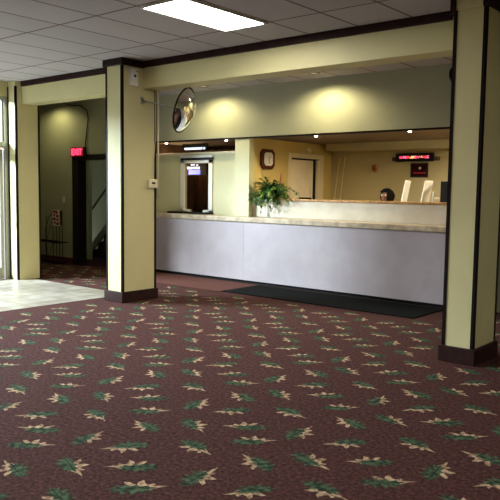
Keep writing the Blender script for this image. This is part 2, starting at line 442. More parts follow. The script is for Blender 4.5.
# ------------------------------------------------------------------ columns
def l_strip(bm, x, y, dx, dy, z0, z1, w=.028, p=.005):
    """angle strip hugging a vertical corner at (x, y); dx, dy point into the column"""
    xa, xb = sorted((x-dx*p, x+dx*w)); ya, yb = sorted((y-dy*p, y+dy*.001))
    box(bm, xa, xb, ya, yb, z0, z1)
    xa, xb = sorted((x-dx*p, x+dx*.001)); ya, yb = sorted((y-dy*p, y+dy*w))
    box(bm, xa, xb, ya, yb, z0, z1)
    return bm
def column(label, x0, x1, y0, y1, base=True, crown='full'):
    c = thing('column', label, 'column', ((x0+x1)/2, (y0+y1)/2, 0))
    part(c, 'shaft', B(x0, x1, y0, y1, 0, H-.001), M['paint'])
    z0 = .142 if base else .003
    if base:
        part(c, 'base_trim', B(x0-.026, x1+.026, y0-.028, y1+.026, 0, .145, bev=.006), M['trim'], 'dark brown skirting')
    for (x, y, dx, dy) in ((x1, y0, -1, 1), (x0, y0, 1, 1), (x1, y1, -1, -1), (x0, y1, 1, -1)):
        part(c, 'corner_strip', l_strip(nb(), x, y, dx, dy, z0, H-.08), M['strip'])
    bm = nb(); p = .032; zc = H-.092
    if crown == 'full':
        box(bm, x0-p, x1+p, y0-p, y0, zc, H-.002, bev=.005)
        box(bm, x1, x1+p, y0, y1-.19, zc, H-.002, bev=.005); box(bm, x0-p, x0, y0, y1-.19, zc, H-.002, bev=.005)
        part(c, 'crown_trim', bm, M['trim'])
    elif crown == 'corners':
        zc = H-.13
        box(bm, x0-p, x0+.02, y0-p, y0, zc, H-.002, bev=.005); box(bm, x1-.03, x1+p, y0-p, y0, zc+.03, H-.002, bev=.005)
        box(bm, x1, x1+p, y0, y1, zc+.03, H-.002, bev=.005); box(bm, x0-p, x0, y0, y1-.19, zc, H-.002, bev=.005)
        part(c, 'crown_trim', bm, M['trim'])
        part(c, 'cap_board', B(x0+.02, x1-.03, y0-.022, y0, H-.10, H-.002, bev=.004), M['paint'])
    return c
column('square cream column in the middle, at the corner of the white tile floor', -7.475, -7.145, 5.875, 6.465)
column('large square cream column at the right edge, with dark corner strips', -2.625, -2.335, 5.875, 6.385, crown='corners')
column('cream column at far left beside the window, without dark base', XL+.005, -10.10, 6.13, 6.56, base=False, crown='none')

# ------------------------------------------------------------------ beams under the ceiling
def beam(label, x0, x1, tx0, tx1):
    b = thing('ceiling_beam', label, 'beam', ((x0+x1)/2, 6.38, 2.86))
    part(b, 'beam_body', B(x0, x1, 6.235, 6.52, 2.86, H-.001, bev=.004), M['paint'])
    part(b, 'crown_trim', B(tx0, tx1, 6.20, 6.235, H-.085, H-.002, bev=.006), M['trim'], 'dark brown crown strip')
beam('cream ceiling beam between the middle and right columns', -7.142, -2.63, -7.11, -2.80)
beam('cream ceiling beam over the hall opening on the left', -10.095, -7.478, -10.06, -7.51)

# ------------------------------------------------------------------ glass front on the left wall
bm = nb()
box(bm, XL-.12, XL, YB, TY0, 0, H); box(bm, XL-.12, XL, TY0, 6.13, 2.98, H)
struct('wall_left', bm, M['paint'])
ys = [TY0, 1.95, 3.3, 4.65]
for i in range(3):
    a, b_ = ys[i], ys[i+1]
    w = struct('window_%d' % (i+1), nb(), M['alu'])
    bm = nb()
    for (p, q, z0, z1) in ((a, a+.05, 0, 2.98), (b_-.05, b_, 0, 2.98), (a, b_, .0, .10), (a, b_, 2.93, 2.98), (a, b_, 2.16, 2.21)):
        box(bm, XL-.09, XL-.02, p, q, z0, z1)
    part(w, 'window_frame', bm, M['alu'])
    part(w, 'window_pane', B(XL-.058, XL-.052, a+.05, b_-.05, .10, 2.93), M['glass'])
d = struct('door_2', nb(), M['alu'])
bm = nb()
for (p, q, z0, z1) in ((4.65, 4.72, 0, 2.98), (6.065, 6.13, 0, 2.98), (4.72, 6.065, 2.155, 2.215), (4.72, 6.065, 2.92, 2.98), (4.72, 6.065, 2.215, 2.25)):
    box(bm, XL-.09, XL-.005, p, q, z0, z1)
box(bm, XL-.09, XL-.03, 6.035, 6.065, 2.25, 2.92); box(bm, XL-.09, XL-.03, 4.72, 4.76, 2.25, 2.92)
part(d, 'door_frame', bm, M['alu'])
part(d, 'transom_pane', B(XL-.066, XL-.06, 4.76, 6.035, 2.25, 2.92), M['glass'])
bm = nb()
for (p, q, z0, z1) in ((4.74, 4.84, .01, 2.13), (5.985, 6.045, .01, 2.13), (4.84, 5.985, .01, .2), (4.84, 5.985, 2.03, 2.13)):
    box(bm, XL-.075, XL-.03, p, q, z0, z1, bev=.004)
lf = part(d, 'door_leaf', bm, M['alu'])
part(lf, 'door_pane', B(XL-.056, XL-.05, 4.84, 5.985, .2, 2.03), M['glass'])
part(lf, 'push_bar', tube(nb(), [(XL+.03, 4.86, 1.05), (XL+.03, 5.96, 1.05)], .016), M['steel'])

# ------------------------------------------------------------------ ceiling lights
def troffer(label, x, y):
    t = thing('ceiling_light', label, 'ceiling light', (x, y, H-.03))
    bm = nb()
    for (x0, x1, y0, y1) in ((-.29, -.262, -.595, .595), (.262, .29, -.595, .595), (-.262, .262, -.595, -.57), (-.262, .262, .57, .595)):
        box(bm, x+x0, x+x1, y+y0, y+y1, H-.022, H-.002)
    part(t, 'light_frame', bm, M['tbar'])
    part(t, 'diffuser', B(x-.262, x+.262, y-.57, y+.57, H-.016, H-.004), M['led'])
troffer('bright rectangular fluorescent panel set in the ceiling tiles', -4.734, 4.933)
GX, GY = -4.734, 4.933
for i, (x, y) in enumerate(((GX, GY-4*1.2192), (GX+6*.6096, GY-4*1.2192), (GX+10*.6096, GY-1.2192))):  # added panels out of view, brightening the lobby
    troffer(['fluorescent ceiling panel behind the viewer, nearest the glass front', 'fluorescent ceiling panel straight above the viewer', 'fluorescent ceiling panel to the right of the right column'][i], x, y)

# recessed cans washing the wall over the counter and the hall wall
CAN = (1, .88, .50)
def can(label, x, y, z, power, group=None):
    t = thing('recessed_light', label, 'recessed light', (x, y, z-.01), group)
    part(t, 'trim_ring', lathe(nb(), [(.055, -.001), (.085, -.001), (.09, -.006), (.082, -.012), (.058, -.008), (.055, -.001)], Matrix.Translation((x, y, z))), M['cangrey'])
    part(t, 'lamp', lathe(nb(), [(.0, -.006), (.055, -.004), (.055, -.002), (0, -.002)], Matrix.Translation((x, y, z))), M['can'])
    spot('can_light', (x, y, z-.03), (x, y+.02, 0), power, CAN, 162, .55, .05)
can('recessed ceiling can washing the wall above the teller window', -8.0, 8.29, H, 34)
can('recessed ceiling can washing the wall above the office opening', -5.80, 8.29, H, 40)
can('recessed ceiling can washing the hall wall left of the exit sign', -11.85, 7.78, H, 12)

# small bulbs along the head of the opening
WARM = (1, .80, .52)
for i, (x, lab) in enumerate(((-9.55, 'small bright bulb above booth partition, beside the middle column'), (-8.05, 'small bright bulb above booth partition, close to the pillar'),
                              (-6.17, 'small bright bulb above the office opening, over the office door'), (-4.58, 'small bright bulb above the red lit display'))):
    y = 8.91
    if i == 0:
        t0 = thing('opening_bulb', lab, 'light bulb', (x, y, OZ))
        part(t0, 'socket', lathe(nb(), [(0, -.0), (.045, -.0), (.045, -.012), (.03, -.016), (0, -.016)], Matrix.Translation((x, y, OZ))), M['tbar'])
        part(t0, 'bulb', lathe(nb(), [(0, -.012), (.020, -.012), (.022, -.018), (.017, -.026), (.009, -.029), (0, -.030)], Matrix.Translation((x, y, OZ))), M['bulb'])
        t = t0
    else:
        t = copy_tree(t0); t.location = (x, y, OZ); t['label'] = lab
    spot('opening_light', (x, y+.02, OZ-.06), (x, y+.2, 0), 2 if i < 2 else 18, WARM, 165, .4, .03)

# ------------------------------------------------------------------ reception counter
rc = thing('reception_counter', 'long lavender grey reception counter with beige stone top', 'counter', (-6.6, 8.6, 0))
xs = [-9.85, -7.28, -3.22]
for a, b_ in zip(xs, xs[1:]):
    part(rc, 'front_panel', B(a+.001, b_-.001, 8.50, 8.53, .058, 1.003, bev=.002), M['lavender'])
bm = nb(); box(bm, -9.85, -3.22, 8.496, 8.50, .055, .066)
part(rc, 'edge_trim', bm, M['lavender'])
part(rc, 'toe_kick', B(-9.85, -3.22, 8.56, 8.60, 0, .06), M['black'])
part(rc, 'cabinet_body', B(-9.85, -3.22, 8.53, 8.895, .05, .99), M['boothdark'])
part(rc, 'countertop', B(-9.87, -3.215, 8.465, 8.895, 1.003, 1.083, bev=.012), M['stone'])

# mats on the floor before it
single('floor_mat', B(-6.90, -3.76, 7.56, 8.44, .004, .014, bev=.004), M['blackmat'], 'long black rubber mat on the carpet before the counter', 'floor mat', (-5.3, 8, .004))
single('floor_mat', B(-9.5, -6.91, 7.50, 8.47, .004, .010, bev=.003), M['rust'], 'plain rust brown mat before the left end of the counter', 'floor mat', (-8.2, 8, .004))

# ------------------------------------------------------------------ teller window in the booth
tw = thing('teller_window', 'white framed teller window with dark glass in the booth partition', 'window', (-8.775, 8.93, 1.085))
bm = nb()
for (x0, x1, z0, z1) in ((-9.175, -9.085, 1.10, 2.07), (-8.465, -8.375, 1.10, 2.07), (-9.175, -8.375, 1.99, 2.07), (-9.175, -8.96, 1.10, 1.155), (-8.60, -8.375, 1.10, 1.155)):
    box(bm, x0, x1, 8.905, 8.995, z0, z1, bev=.004)
part(tw, 'window_frame', bm, M['white'])
part(tw, 'pane', B(-9.085, -8.465, 8.945, 8.951, 1.10, 1.99), M['darkglass'])
part(tw, 'top_rail', B(-9.16, -8.36, 8.895, 8.93, 2.045, 2.085), M['black'])
part(tw, 'header_board', B(-9.18, -8.37, 8.90, 8.935, 2.087, 2.135, bev=.003), M['white'])
part(tw, 'deal_tray', B(-9.33, -8.365, 8.72, 8.93, 1.085, 1.115, bev=.006), M['black'], 'black pass-through tray')
sg = thing('lit_sign', 'small blue lit sign hanging behind the dark teller window', 'sign', (-8.85, 9.3, 1.8))
part(sg, 'sign_box', B(-9.50, -8.90, 9.31, 9.36, 1.78, 2.02, bev=.004), M['black'])
bm = nb()
for (x, w, h, z) in ((-9.22, .05, .045, 1.90), (-9.16, .035, .045, 1.90), (-9.11, .03, .045, 1.90), (-9.05, .05, .045, 1.90), (-8.985, .03, .045, 1.90), (-8.94, .05, .045, 1.90), (-9.12, .10, .022, 1.97), (-8.98, .05, .022, 1.965)):
    box(bm, x-.18, x-.18+w, 9.303, 9.311, z, z+h)
part(sg, 'sign_text', bm, M['neonw'], 'pale lit marks')
part(sg, 'sign_panel', B(-9.36, -9.06, 9.305, 9.312, 1.80, 1.885), M['neon'], 'blue lit strip')
part(sg, 'hanger', tube(nb(), [(-9.02, 9.335, 2.02), (-9.02, 9.335, OZ)], .006), M['wire'])
# brown drape behind the glass
bm = nb(); n = 60
prev = None
for k in range(n+1):
    x = -9.9+2.3*k/n; y = 10.0+.05*math.sin(k*1.35)+.02*math.sin(k*.5)
    v = (bm.verts.new((x, y, .05)), bm.verts.new((x, y, 2.3)))
    if prev: f = bm.faces.new((prev[0], v[0], v[1], prev[1])); f.smooth = True
    prev = v
bmesh.ops.solidify(bm, geom=bm.faces[:], thickness=.008)
single('curtain', bm, M['curtain'], 'brown pleated curtain behind the dark teller window', 'curtain', (-8.8, 10, .05))
tl = thing('strip_lamp', 'pale blue glowing strip lamp in the gap above the teller window', 'lamp', (-9.15, 9.5, 2.25))  # glowing tube stands in for a fluorescent reflection
part(tl, 'lamp_tube', tube(nb(), [(-9.66, 9.5, 2.30), (-9.13, 9.5, 2.30)], .022), M['paleblue'])
part(tl, 'lamp_bracket', B(-9.72, -9.07, 9.49, 9.53, 2.325, OZ-.001), M['black'])

t = thing('booth_lamp', 'shaded strip lamp on the inner face of the booth partition', 'lamp', (-9.6, 9.03, 1.85))  # added out of sight to light the curtain behind the glass
part(t, 'lamp_back', B(-9.95, -9.25, 9.001, 9.03, 1.80, 1.90, bev=.004), M['tbar'])
part(t, 'shade', B(-9.93, -9.27, 9.03, 9.08, 1.81, 1.89, bev=.015), M['boothbulb'])
# ------------------------------------------------------------------ convex mirrors
def convex_mirror(label, c, nrm, R, anchor, sag=.13):
    t = thing('convex_mirror', label, 'mirror', c)
    nrm = Vector(nrm).normalized(); q = nrm.to_track_quat('Z', 'Y'); M4 = Matrix.Translation(c) @ q.to_matrix().to_4x4()
    RS = (R*R+sag*sag)/(2*sag)
    prof = [(0, sag)]
    for k in range(1, 15):
        r = R*k/14; prof.append((r, math.sqrt(RS*RS-r*r)-(RS-sag)))
    part(t, 'mirror_dome', lathe(nb(), prof, M4, 48), M['mirror'], 'silvery bulging mirror face')
    part(t, 'rim', lathe(nb(), [(R-.012, .004), (R+.008, .008), (R+.014, .0), (R+.008, -.012), (R-.012, -.012), (R-.012, .004)], M4, 48), M['strip'], 'dark rim')
    part(t, 'back_shell', lathe(nb(), [(R-.01, -.010), (R*.8, -.03), (R*.3, -.045), (0, -.047)], M4, 40), M['boothdark'])
    hub = Vector(c)-nrm*.05
    part(t, 'mounting_rod', tube(nb(), [anchor, tuple(hub)], .009), M['steel'])
    part(t, 'wall_plate', B(anchor[0]-.004, anchor[0]+.004, anchor[1]-.03, anchor[1]+.03, anchor[2]-.045, anchor[2]+.045), M['steel'])
convex_mirror('round convex mirror on a rod beside the middle column', (-6.735, 6.6, 2.585), (.905, .39, -.28), .30, (-7.14, 6.22, 2.70))
convex_mirror('convex mirror edge peeking out behind the right column', (-2.90, 6.58, 2.67), (-.9, .3, -.2), .085, (-2.63, 6.36, 2.70), .03)

# ------------------------------------------------------------------ small fittings on the middle column
X0 = -7.145
t = thing('alarm_unit', 'small white alarm box high on the middle column', 'alarm', (X0, 6.06, 2.86))
part(t, 'housing', B(X0, X0+.045, 5.985, 6.115, 2.868, 3.095, bev=.01), M['white'])
part(t, 'lens', lathe(nb(), [(0, .012), (.014, .01), (.018, 0)], Matrix.Translation((X0+.045, 6.06, 3.0)) @ Matrix.Rotation(PI/2, 4, 'Y')), M['black'], 'small dark sensor lens')
part(t, 'indicator', lathe(nb(), [(0, .006), (.007, .005), (.009, 0)], Matrix.Translation((X0+.045, 6.09, 3.06)) @ Matrix.Rotation(PI/2, 4, 'Y')), M['black'])
t = thing('thermostat', 'ivory thermostat box at the back edge of the middle column', 'thermostat', (X0, 6.38, 1.53))
part(t, 'housing', B(X0, X0+.04, 6.31, 6.465, 1.535, 1.655, bev=.008), M['ivory'])
part(t, 'display', B(X0+.04, X0+.043, 6.36, 6.42, 1.59, 1.615), M['black'], 'dark display slot')
part(t, 'dial_cover', B(X0+.04, X0+.046, 6.33, 6.45, 1.545, 1.575, bev=.002), M['ivory'])
single('cable', tube(nb(), [(X0+.006, 6.40, 1.655), (X0+.008, 6.42, 1.9), (X0+.006, 6.45, 2.2), (X0+.006, 6.45, 2.85)], .005), M['ivory'], 'thin pale cable running up the column from the thermostat', 'cable', (X0, 6.4, 1.655))
single('conduit', tube(nb(), [(X0+.026, 6.485, 1.40), (X0+.026, 6.485, 3.1)], .012), M['ivory'], 'pale vertical conduit along the back edge of the middle column', 'conduit', (X0, 6.478, 1.4))

# ------------------------------------------------------------------ hall things
es = thing('exit_sign', 'red glowing EXIT sign above the black doorway', 'sign', (-11.24, 8.19, 2.16))
part(es, 'sign_box', B(-11.46, -11.03, 8.13, 8.199, 2.125, 2.305, bev=.006), M['exitdark'])
part(es, 'sign_face', B(-11.435, -11.05, 8.122, 8.131, 2.135, 2.295, bev=.003), M['exitred'], 'red lit face')
cu = bpy.data.curves.new('exit_letters', 'FONT'); cu.body = 'EXIT'; cu.size = .165; cu.extrude = .003; cu.align_x = 'CENTER'; cu.offset = .004
tmp = bpy.data.objects.new('tmp', cu); C.objects.link(tmp)
me = bpy.data.meshes.new_from_object(tmp.evaluated_get(bpy.context.evaluated_depsgraph_get()))
bpy.data.objects.remove(tmp)
me.transform(Matrix.Translation((-11.2425+11.24, 8.120-8.19, 2.157-2.16)) @ Matrix.Rotation(PI/2, 4, 'X'))
me.materials.clear(); me.materials.append(M['exitletter'])
lt = bpy.data.objects.new('letters', me); C.objects.link(lt); lt.parent = es; lt['label'] = 'bright red letters EXIT'
single('cable', tube(nb(), [(-11.75, 8.185, 3.20), (-11.5, 8.185, 3.12), (-11.2, 8.185, 3.10), (-11.0, 8.185, 3.0), (-10.96, 8.185, 2.85), (-11.0, 8.185, 2.6), (-11.06, 8.185, 2.306)], .010, 6), M['cable'], 'dark cable looping down the hall wall to the exit sign', 'cable', (-11.06, 8.185, 2.3))
sw = thing('light_switch', 'white light switch on the hall wall', 'light switch', (-11.79, 8.2, 1.21))
part(sw, 'cover_plate', B(-11.825, -11.755, 8.192, 8.2, 1.215, 1.335, bev=.003), M['white'])
part(sw, 'toggle', B(-11.797, -11.783, 8.178, 8.192, 1.262, 1.288, bev=.002), M['ivory'])
# wire brochure rack
RX, RY = -11.86, 8.02
br = thing('brochure_rack', 'black wire display rack with red and white sign by the hall wall', 'display rack', (RX, RY, 0))
bm = nb()
for x in (-.28, -.05, .06, .17, .27):
    tube(bm, [(RX+x, RY, .0), (RX+x, RY, .95)], .008, 6)
tube(bm, [(RX+.28, RY, .95), (RX-.05, RY, .97)], .007, 6)
tube(bm, [(RX-.28, RY, .0), (RX-.32, RY, .45), (RX-.30, RY, .72), (RX-.18, RY, .93), (RX-.02, RY, 1.02)], .007, 6)
tube(bm, [(RX-.05, RY, .55), (RX-.10, RY+.02, .4), (RX-.24, RY+.02, .1), (RX-.26, RY, .01)], .006, 6)
tube(bm, [(RX-.05, RY, .92), (RX-.20, RY-.02, .55), (RX-.24, RY-.02, .44)], .006, 6)
part(br, 'wire_frame', bm, M['wire'])
for z in (.02, .43):
    bm = nb()
    for dy in (-.12, -.06, 0, .06, .12): tube(bm, [(RX-.29, RY+dy, z), (RX+.30, RY+dy, z)], .008, 6)
    for dx in (-.29, 0, .30): tube(bm, [(RX+dx, RY-.12, z), (RX+dx, RY+.12, z)], .008, 6)
    box(bm, RX-.29, RX+.30, RY-.125, RY-.118, z-.005, z+.05)
    part(br, 'wire_shelf', bm, M['wire'])
sp_ = part(br, 'sign_card', B(RX-.02, RX+.21, RY-.03, RY-.02, .76, 1.08, bev=.002), M['paper'], 'white card with red marks')
bm = nb(); rnd = random.Random(5)
for (x, z, w, h) in ((.0, 1.02, .08, .045), (.09, 1.0, .06, .06), (.02, .95, .05, .05), (.11, .93, .08, .05), (.0, .87, .09, .05), (.12, .86, .07, .045), (.03, .80, .06, .05), (.11, .78, .09, .05)):
    box(bm, RX+x, RX+x+w, RY-.033, RY-.03, z, z+h)
part(sp_, 'red_marks', bm, M['red'], 'red marks')
part(br, 'side_panel', B(RX+.215, RX+.30, RY-.02, RY-.012, .78, 1.06), M['boothdark'])

# ------------------------------------------------------------------ office: left wall things
OX = -7.39
wc = thing('wall_clock', 'long octagonal clock in a dark wooden case on the yellow office wall', 'clock', (OX, 9.2, 2.05))
def octo(y, z, hy, hz, c): return [(y-hy+c, z-hz), (y+hy-c, z-hz), (y+hy, z-hz+c), (y+hy, z+hz-c), (y+hy-c, z+hz), (y-hy+c, z+hz), (y-hy, z+hz-c), (y-hy, z-hz+c)]
part(wc, 'case', poly_prism(nb(), octo(9.2, 2.05, .175, .165, .06), 'yz', OX+.001, OX+.05), M['clockwood'])
fc = part(wc, 'clock_face', poly_prism(nb(), octo(9.2, 2.05, .115, .112, .04), 'yz', OX+.05, OX+.056), M['paper'], 'pale dial')
bm = nb()
tube(bm, [(OX+.059, 9.2, 2.05), (OX+.059, 9.235, 2.09)], .005, 6); tube(bm, [(OX+.059, 9.2, 2.05), (OX+.059, 9.215, 1.975)], .0035, 6)
part(fc, 'hands', bm, M['black'])
# six panel door standing in its frame
d = struct('door_3', nb(), M['doortrim'])
bm = nb()
box(bm, OX, OX+.03, 9.80, 9.885, 0, 2.19, bev=.004); box(bm, OX, OX+.03, 10.78, 10.90, 0, 2.19, bev=.004); box(bm, OX, OX+.03, 9.885, 10.78, 2.105, 2.19, bev=.004)
part(d, 'door_casing', bm, M['doortrim'])
part(d, 'door_gap', B(OX, OX+.004, 9.885, 10.78, .01, 2.105), M['black'], 'dark gap behind the door')
bm = nb(); y0, y1 = 9.885, 10.555
box(bm, OX+.004, OX+.016, y0, y1, .012, 2.075)
for (p, q) in ((y0, y0+.09), ((y0+y1)/2-.045, (y0+y1)/2+.045), (y1-.09, y1)): box(bm, OX+.016, OX+.026, p, q, .012, 2.075)
for (p, q) in ((.012, .2), (.84, .97), (1.60, 1.70), (1.96, 2.075)): box(bm, OX+.010, OX+.0245, y0+.004, y1-.004, p+.002, q-.002)
for (p, q) in ((.24, .80), (1.01, 1.56), (1.74, 1.92)):
    for (a, b_) in ((y0+.12, (y0+y1)/2-.07), ((y0+y1)/2+.07, y1-.12)): box(bm, OX+.014, OX+.023, a, b_, p, q, bev=.004)
lf = part(d, 'door_leaf', bm, M['doorwood'], 'pale six panel door')
part(lf, 'door_knob', lathe(nb(), [(0, .06), (.02, .055), (.028, .04), (.02, .02), (.012, 0)], Matrix.Translation((OX+.026, y1-.06, .95)) @ Matrix.Rotation(PI/2, 4, 'Y')), M['steel'])
part(d, 'door_post', B(OX, OX+.045, 10.67, 10.705, .012, 2.09, bev=.003), M['doortrim'])
part(d, 'door_side_board', B(OX+.004, OX+.02, 10.71, 10.78, .012, 2.09), M['doorwood'])
t = thing('door_chime', 'small round pale chime above the office door', 'door chime', (OX, 10.45, 2.24))
part(t, 'dome', lathe(nb(), [(.05, 0), (.05, .02), (.035, .035), (0, .04)], Matrix.Translation((OX, 10.45, 2.25)) @ Matrix.Rotation(PI/2, 4, 'Y')), M['ivory'])
part(t, 'mount', lathe(nb(), [(.058, 0), (.058, .008), (.0, .009)], Matrix.Translation((OX, 10.45, 2.25)) @ Matrix.Rotation(PI/2, 4, 'Y')), M['white'])

# back wall things
BY = 11.2
ld = thing('scrolling_display', 'long black display with glowing red and yellow message on the office back wall', 'display', (-5.6, BY, 2.06))
part(ld, 'housing', B(-5.97, -5.25, BY-.10, BY-.04, 2.06, 2.205, bev=.02), M['black'])
bm = nb(); rnd = random.Random(4)
slots = (0, 1, 1, 0, 0, 2, 2, 1, 0, 1, 2, 0, 0, 1)
for k in range(14):
    for cx in range(4):
        for cz in range(4):
            if rnd.random() < .6:
                x = -5.885+k*.040+cx*.0095; z = 2.112+cz*.0105
                box(bm, x, x+.0085, BY-.103, BY-.099, z, z+.0095, mi=slots[k])
part(ld, 'message', bm, [M['ledr'], M['ledp'], M['ledy']], 'glowing red, pink and yellow marks')
for x in (-6.03, -5.20):
    part(ld, 'bracket', B(x-.035, x+.035, BY-.05, BY-.0, 2.075, 2.14, bev=.004), M['boothdark'])
pf = thing('framed_picture', 'small dark framed picture under the glowing display', 'picture', (-5.52, BY, 1.77))
def tilt_box(x0, x1, y0, y1, z0, z1, bev=0): return B(x0, x1, y0, y1, z0, z1, bev=bev)
bm = nb()
for (x0, x1, z0, z1) in ((-5.705, -5.68, 1.785, 2.035), (-5.405, -5.38, 1.785, 2.035), (-5.68, -5.405, 1.785, 1.81), (-5.68, -5.405, 2.01, 2.035)): box(bm, x0, x1, BY-.03, BY-.001, z0, z1, bev=.003)
part(pf, 'frame', bm, M['black'])
pr = part(pf, 'print', B(-5.68, -5.405, BY-.015, BY-.005, 1.81, 2.01), M['posterart'], 'dark red print')
bm = nb(); lathe(bm, [(0, .002), (.022, .001), (.024, 0)], Matrix.Translation((-5.53, BY-.016, 1.945)) @ Matrix.Rotation(PI/2, 4, 'X'))
part(pr, 'pale_spot', bm, M['ivory'], 'pale round mark')
bm = nb()
for k in range(6): box(bm, -5.65+k*.04, -5.625+k*.04, BY-.018, BY-.0155, 1.845, 1.875)
part(pr, 'red_band', bm, M['red'], 'red marks along the bottom')
sc = thing('wall_sconce', 'small brown oval fitting on the office back wall', 'wall fitting', (-6.42, BY, 1.90))
part(sc, 'back_plate', lathe(nb(), [(.062, 0), (.062, .012), (.0, .014)], Matrix.Translation((-6.42, BY-.001, 1.955)) @ Matrix.Rotation(PI/2, 4, 'X') @ Matrix.Diagonal((1, 1.35, 1, 1))), M['wood'])
part(sc, 'shade', lathe(nb(), [(.0, -.06), (.03, -.05), (.04, -.01), (.036, .05), (0, .055)], Matrix.Translation((-6.42, BY-.05, 1.955))), M['terracotta'])
part(d, 'unused', nb(), M['doortrim']) if False else None
for i, (xa, xb) in enumerate(((-7.18, -7.28), (-7.06, -7.13))):
    single('pole', tube(nb(), [(xb, BY-.30, .0), (xa, BY-.03, 2.16)], .009, 8), M['polewood'], ['thin leaning pole nearest the office door', 'thin leaning pole second from the office door'][i], 'pole', (xb, BY-.30, 0))

# office counter behind the ledge, with its papers
od = thing('office_desk', 'desk top just behind the office ledge', 'desk', (-5.0, 9.2, 0))
part(od, 'desk_top', B(-5.05, -2.1, 9.0, 9.42, 1.03, 1.06, bev=.004), M['desk'])
for x in (-5.0, -3.6, -2.15): part(od, 'side_panel', B(x-.02, x+.02, 9.02, 9.40, 0, 1.03), M['desk'])
def stand(label, x, y, w, h, lean, mt):
    t = thing('sign_holder', label, 'sign holder', (x, y, 1.06))
    bm = B(-.012, .012, -w/2, w/2, 0, h, bev=.002)
    bmesh.ops.transform(bm, matrix=Matrix.Translation((x, y, 1.072)) @ Matrix.Rotation(math.radians(-18), 4, 'Z') @ Matrix.Rotation(lean, 4, 'Y'), verts=bm.verts[:])
    part(t, 'sheet', bm, mt)
    part(t, 'foot', B(x-.05, x+.06, y-w/2, y+w/2, 1.061, 1.073, bev=.002), M['white'])
stand('leaning pale sheet in a holder behind the ledge, nearest the person', -4.875, 9.25, .10, .635, .24, M['paper'])
stand('leaning white sheet in a holder behind the ledge, beside the dark monitor', -4.545, 9.25, .15, .635, .24, M['paper'])
stand('narrow white card behind the ledge, between white sheet and dark monitor', -4.36, 9.25, .04, .46, .05, M['paper'])
mo = thing('monitor', 'black computer monitor behind the ledge by the right column', 'monitor', (-4.05, 9.3, 1.06))
part(mo, 'screen', B(-4.262, -3.72, 9.28, 9.33, 1.26, 1.685, bev=.008), M['black'])
part(mo, 'stand', B(-4.03, -3.95, 9.31, 9.35, 1.06, 1.3, bev=.005), M['black'])
part(mo, 'foot', B(-4.15, -3.83, 9.22, 9.40, 1.061, 1.075, bev=.004), M['black'])
cu_ = thing('cup', 'small pale cup on the ledge beside the monitor', 'cup', (-4.14, 8.90, 1.391))
part(cu_, 'bowl', lathe(nb(), [(0, .001), (.022, .001), (.03, .07), (.027, .07), (.02, .006), (0, .006)], Matrix.Translation((-4.14, 8.90, 1.391)), 20), M['ivory'])
part(cu_, 'handle', tube(nb(), [(-4.113, 8.90, 1.444), (-4.095, 8.90, 1.439), (-4.093, 8.90, 1.419), (-4.115, 8.90, 1.411)], .004, 6), M['ivory'])
# added lamp to brighten the office, unseen on its ceiling towards the right
t = thing('office_light', 'ceiling lamp of the office, beyond the right column', 'ceiling light', (-2.9, 9.9, OZ))
part(t, 'light_base', B(-3.5, -2.3, 9.75, 10.05, OZ-.03, OZ-.001, bev=.004), M['tbar'])
part(t, 'diffuser', B(-3.48, -2.32, 9.77, 10.03, OZ-.07, OZ-.03, bev=.01), mat('office lens', (1, .86, .62, 1), .5, emit=42))

HX, HY = -6.72, 9.42
ch = thing('desk_chair', 'dark chair back just showing above the office ledge, left of the person', 'chair', (HX, HY, 0))
bm = B(HX-.13, HX+.13, HY-.03, HY+.03, .78, 1.412, bev=.026); part(ch, 'backrest', bm, M['black'])
part(ch, 'seat', B(HX-.22, HX+.22, HY, HY+.42, .62, .70, bev=.03), M['black'])
part(ch, 'back_bar', tube(nb(), [(HX, HY+.08, .64), (HX, HY+.03, .85)], .02), M['steel'])
part(ch, 'post', tube(nb(), [(HX, HY+.21, .08), (HX, HY+.21, .63)], .028), M['steel'])
for k in range(5):
    a = k*2*PI/5; part(ch, 'foot', tube(nb(), [(HX, HY+.21, .09), (HX+.24*math.cos(a), HY+.21+.24*math.sin(a), .025)], [.022, .016]), M['black'])
# ------------------------------------------------------------------ person behind the ledge
PX, PY = -5.32, 9.72
pe = thing('person', 'dark haired person bending over behind the office ledge, only head top showing', 'person', (PX, PY, 0))
def skinned(name, chain, edges, radii, mt, sub=2):
    me = bpy.data.meshes.new(name); me.from_pydata([Vector(c) for c in chain], edges, []); me.materials.append(mt)
    o = bpy.data.objects.new(name, me); C.objects.link(o); o.parent = pe
    s = o.modifiers.new('skin', 'SKIN'); s.use_smooth_shade = True
    for i, r in enumerate(radii): me.skin_vertices[0].data[i].radius = r if isinstance(r, tuple) else (r, r)
    me.skin_vertices[0].data[0].use_root = True
    ss = o.modifiers.new('sub', 'SUBSURF'); ss.levels = sub; ss.render_levels = sub
    return o
# facing the counter (-y), head bowed; heights for a figure of about 1.6 m
J = [(0, 0, .82), (0, .01, 1.0), (0, .0, 1.18), (0, -.02, 1.27), (0, -.045, 1.34), (0, -.075, 1.40), (0, -.085, 1.47), (0, -.08, 1.53),
     (-.16, -.0, 1.235), (-.22, -.02, 1.0), (-.17, -.22, .98), (-.14, -.29, 1.0),
     (.16, -.0, 1.235), (.22, -.02, 1.0), (.17, -.22, .98), (.14, -.29, 1.0),
     (-.09, 0, .76), (-.10, -.01, .43), (-.10, .02, .07), (-.10, -.15, .035),
     (.09, 0, .76), (.10, -.01, .43), (.10, .02, .07), (.10, -.15, .035)]
E_ = [(0, 1), (1, 2), (2, 3), (3, 4), (4, 5), (5, 6), (6, 7), (2, 8), (8, 9), (9, 10), (10, 11), (2, 12), (12, 13), (13, 14), (14, 15), (0, 16), (16, 17), (17, 18), (18, 19), (0, 20), (20, 21), (21, 22), (22, 23)]
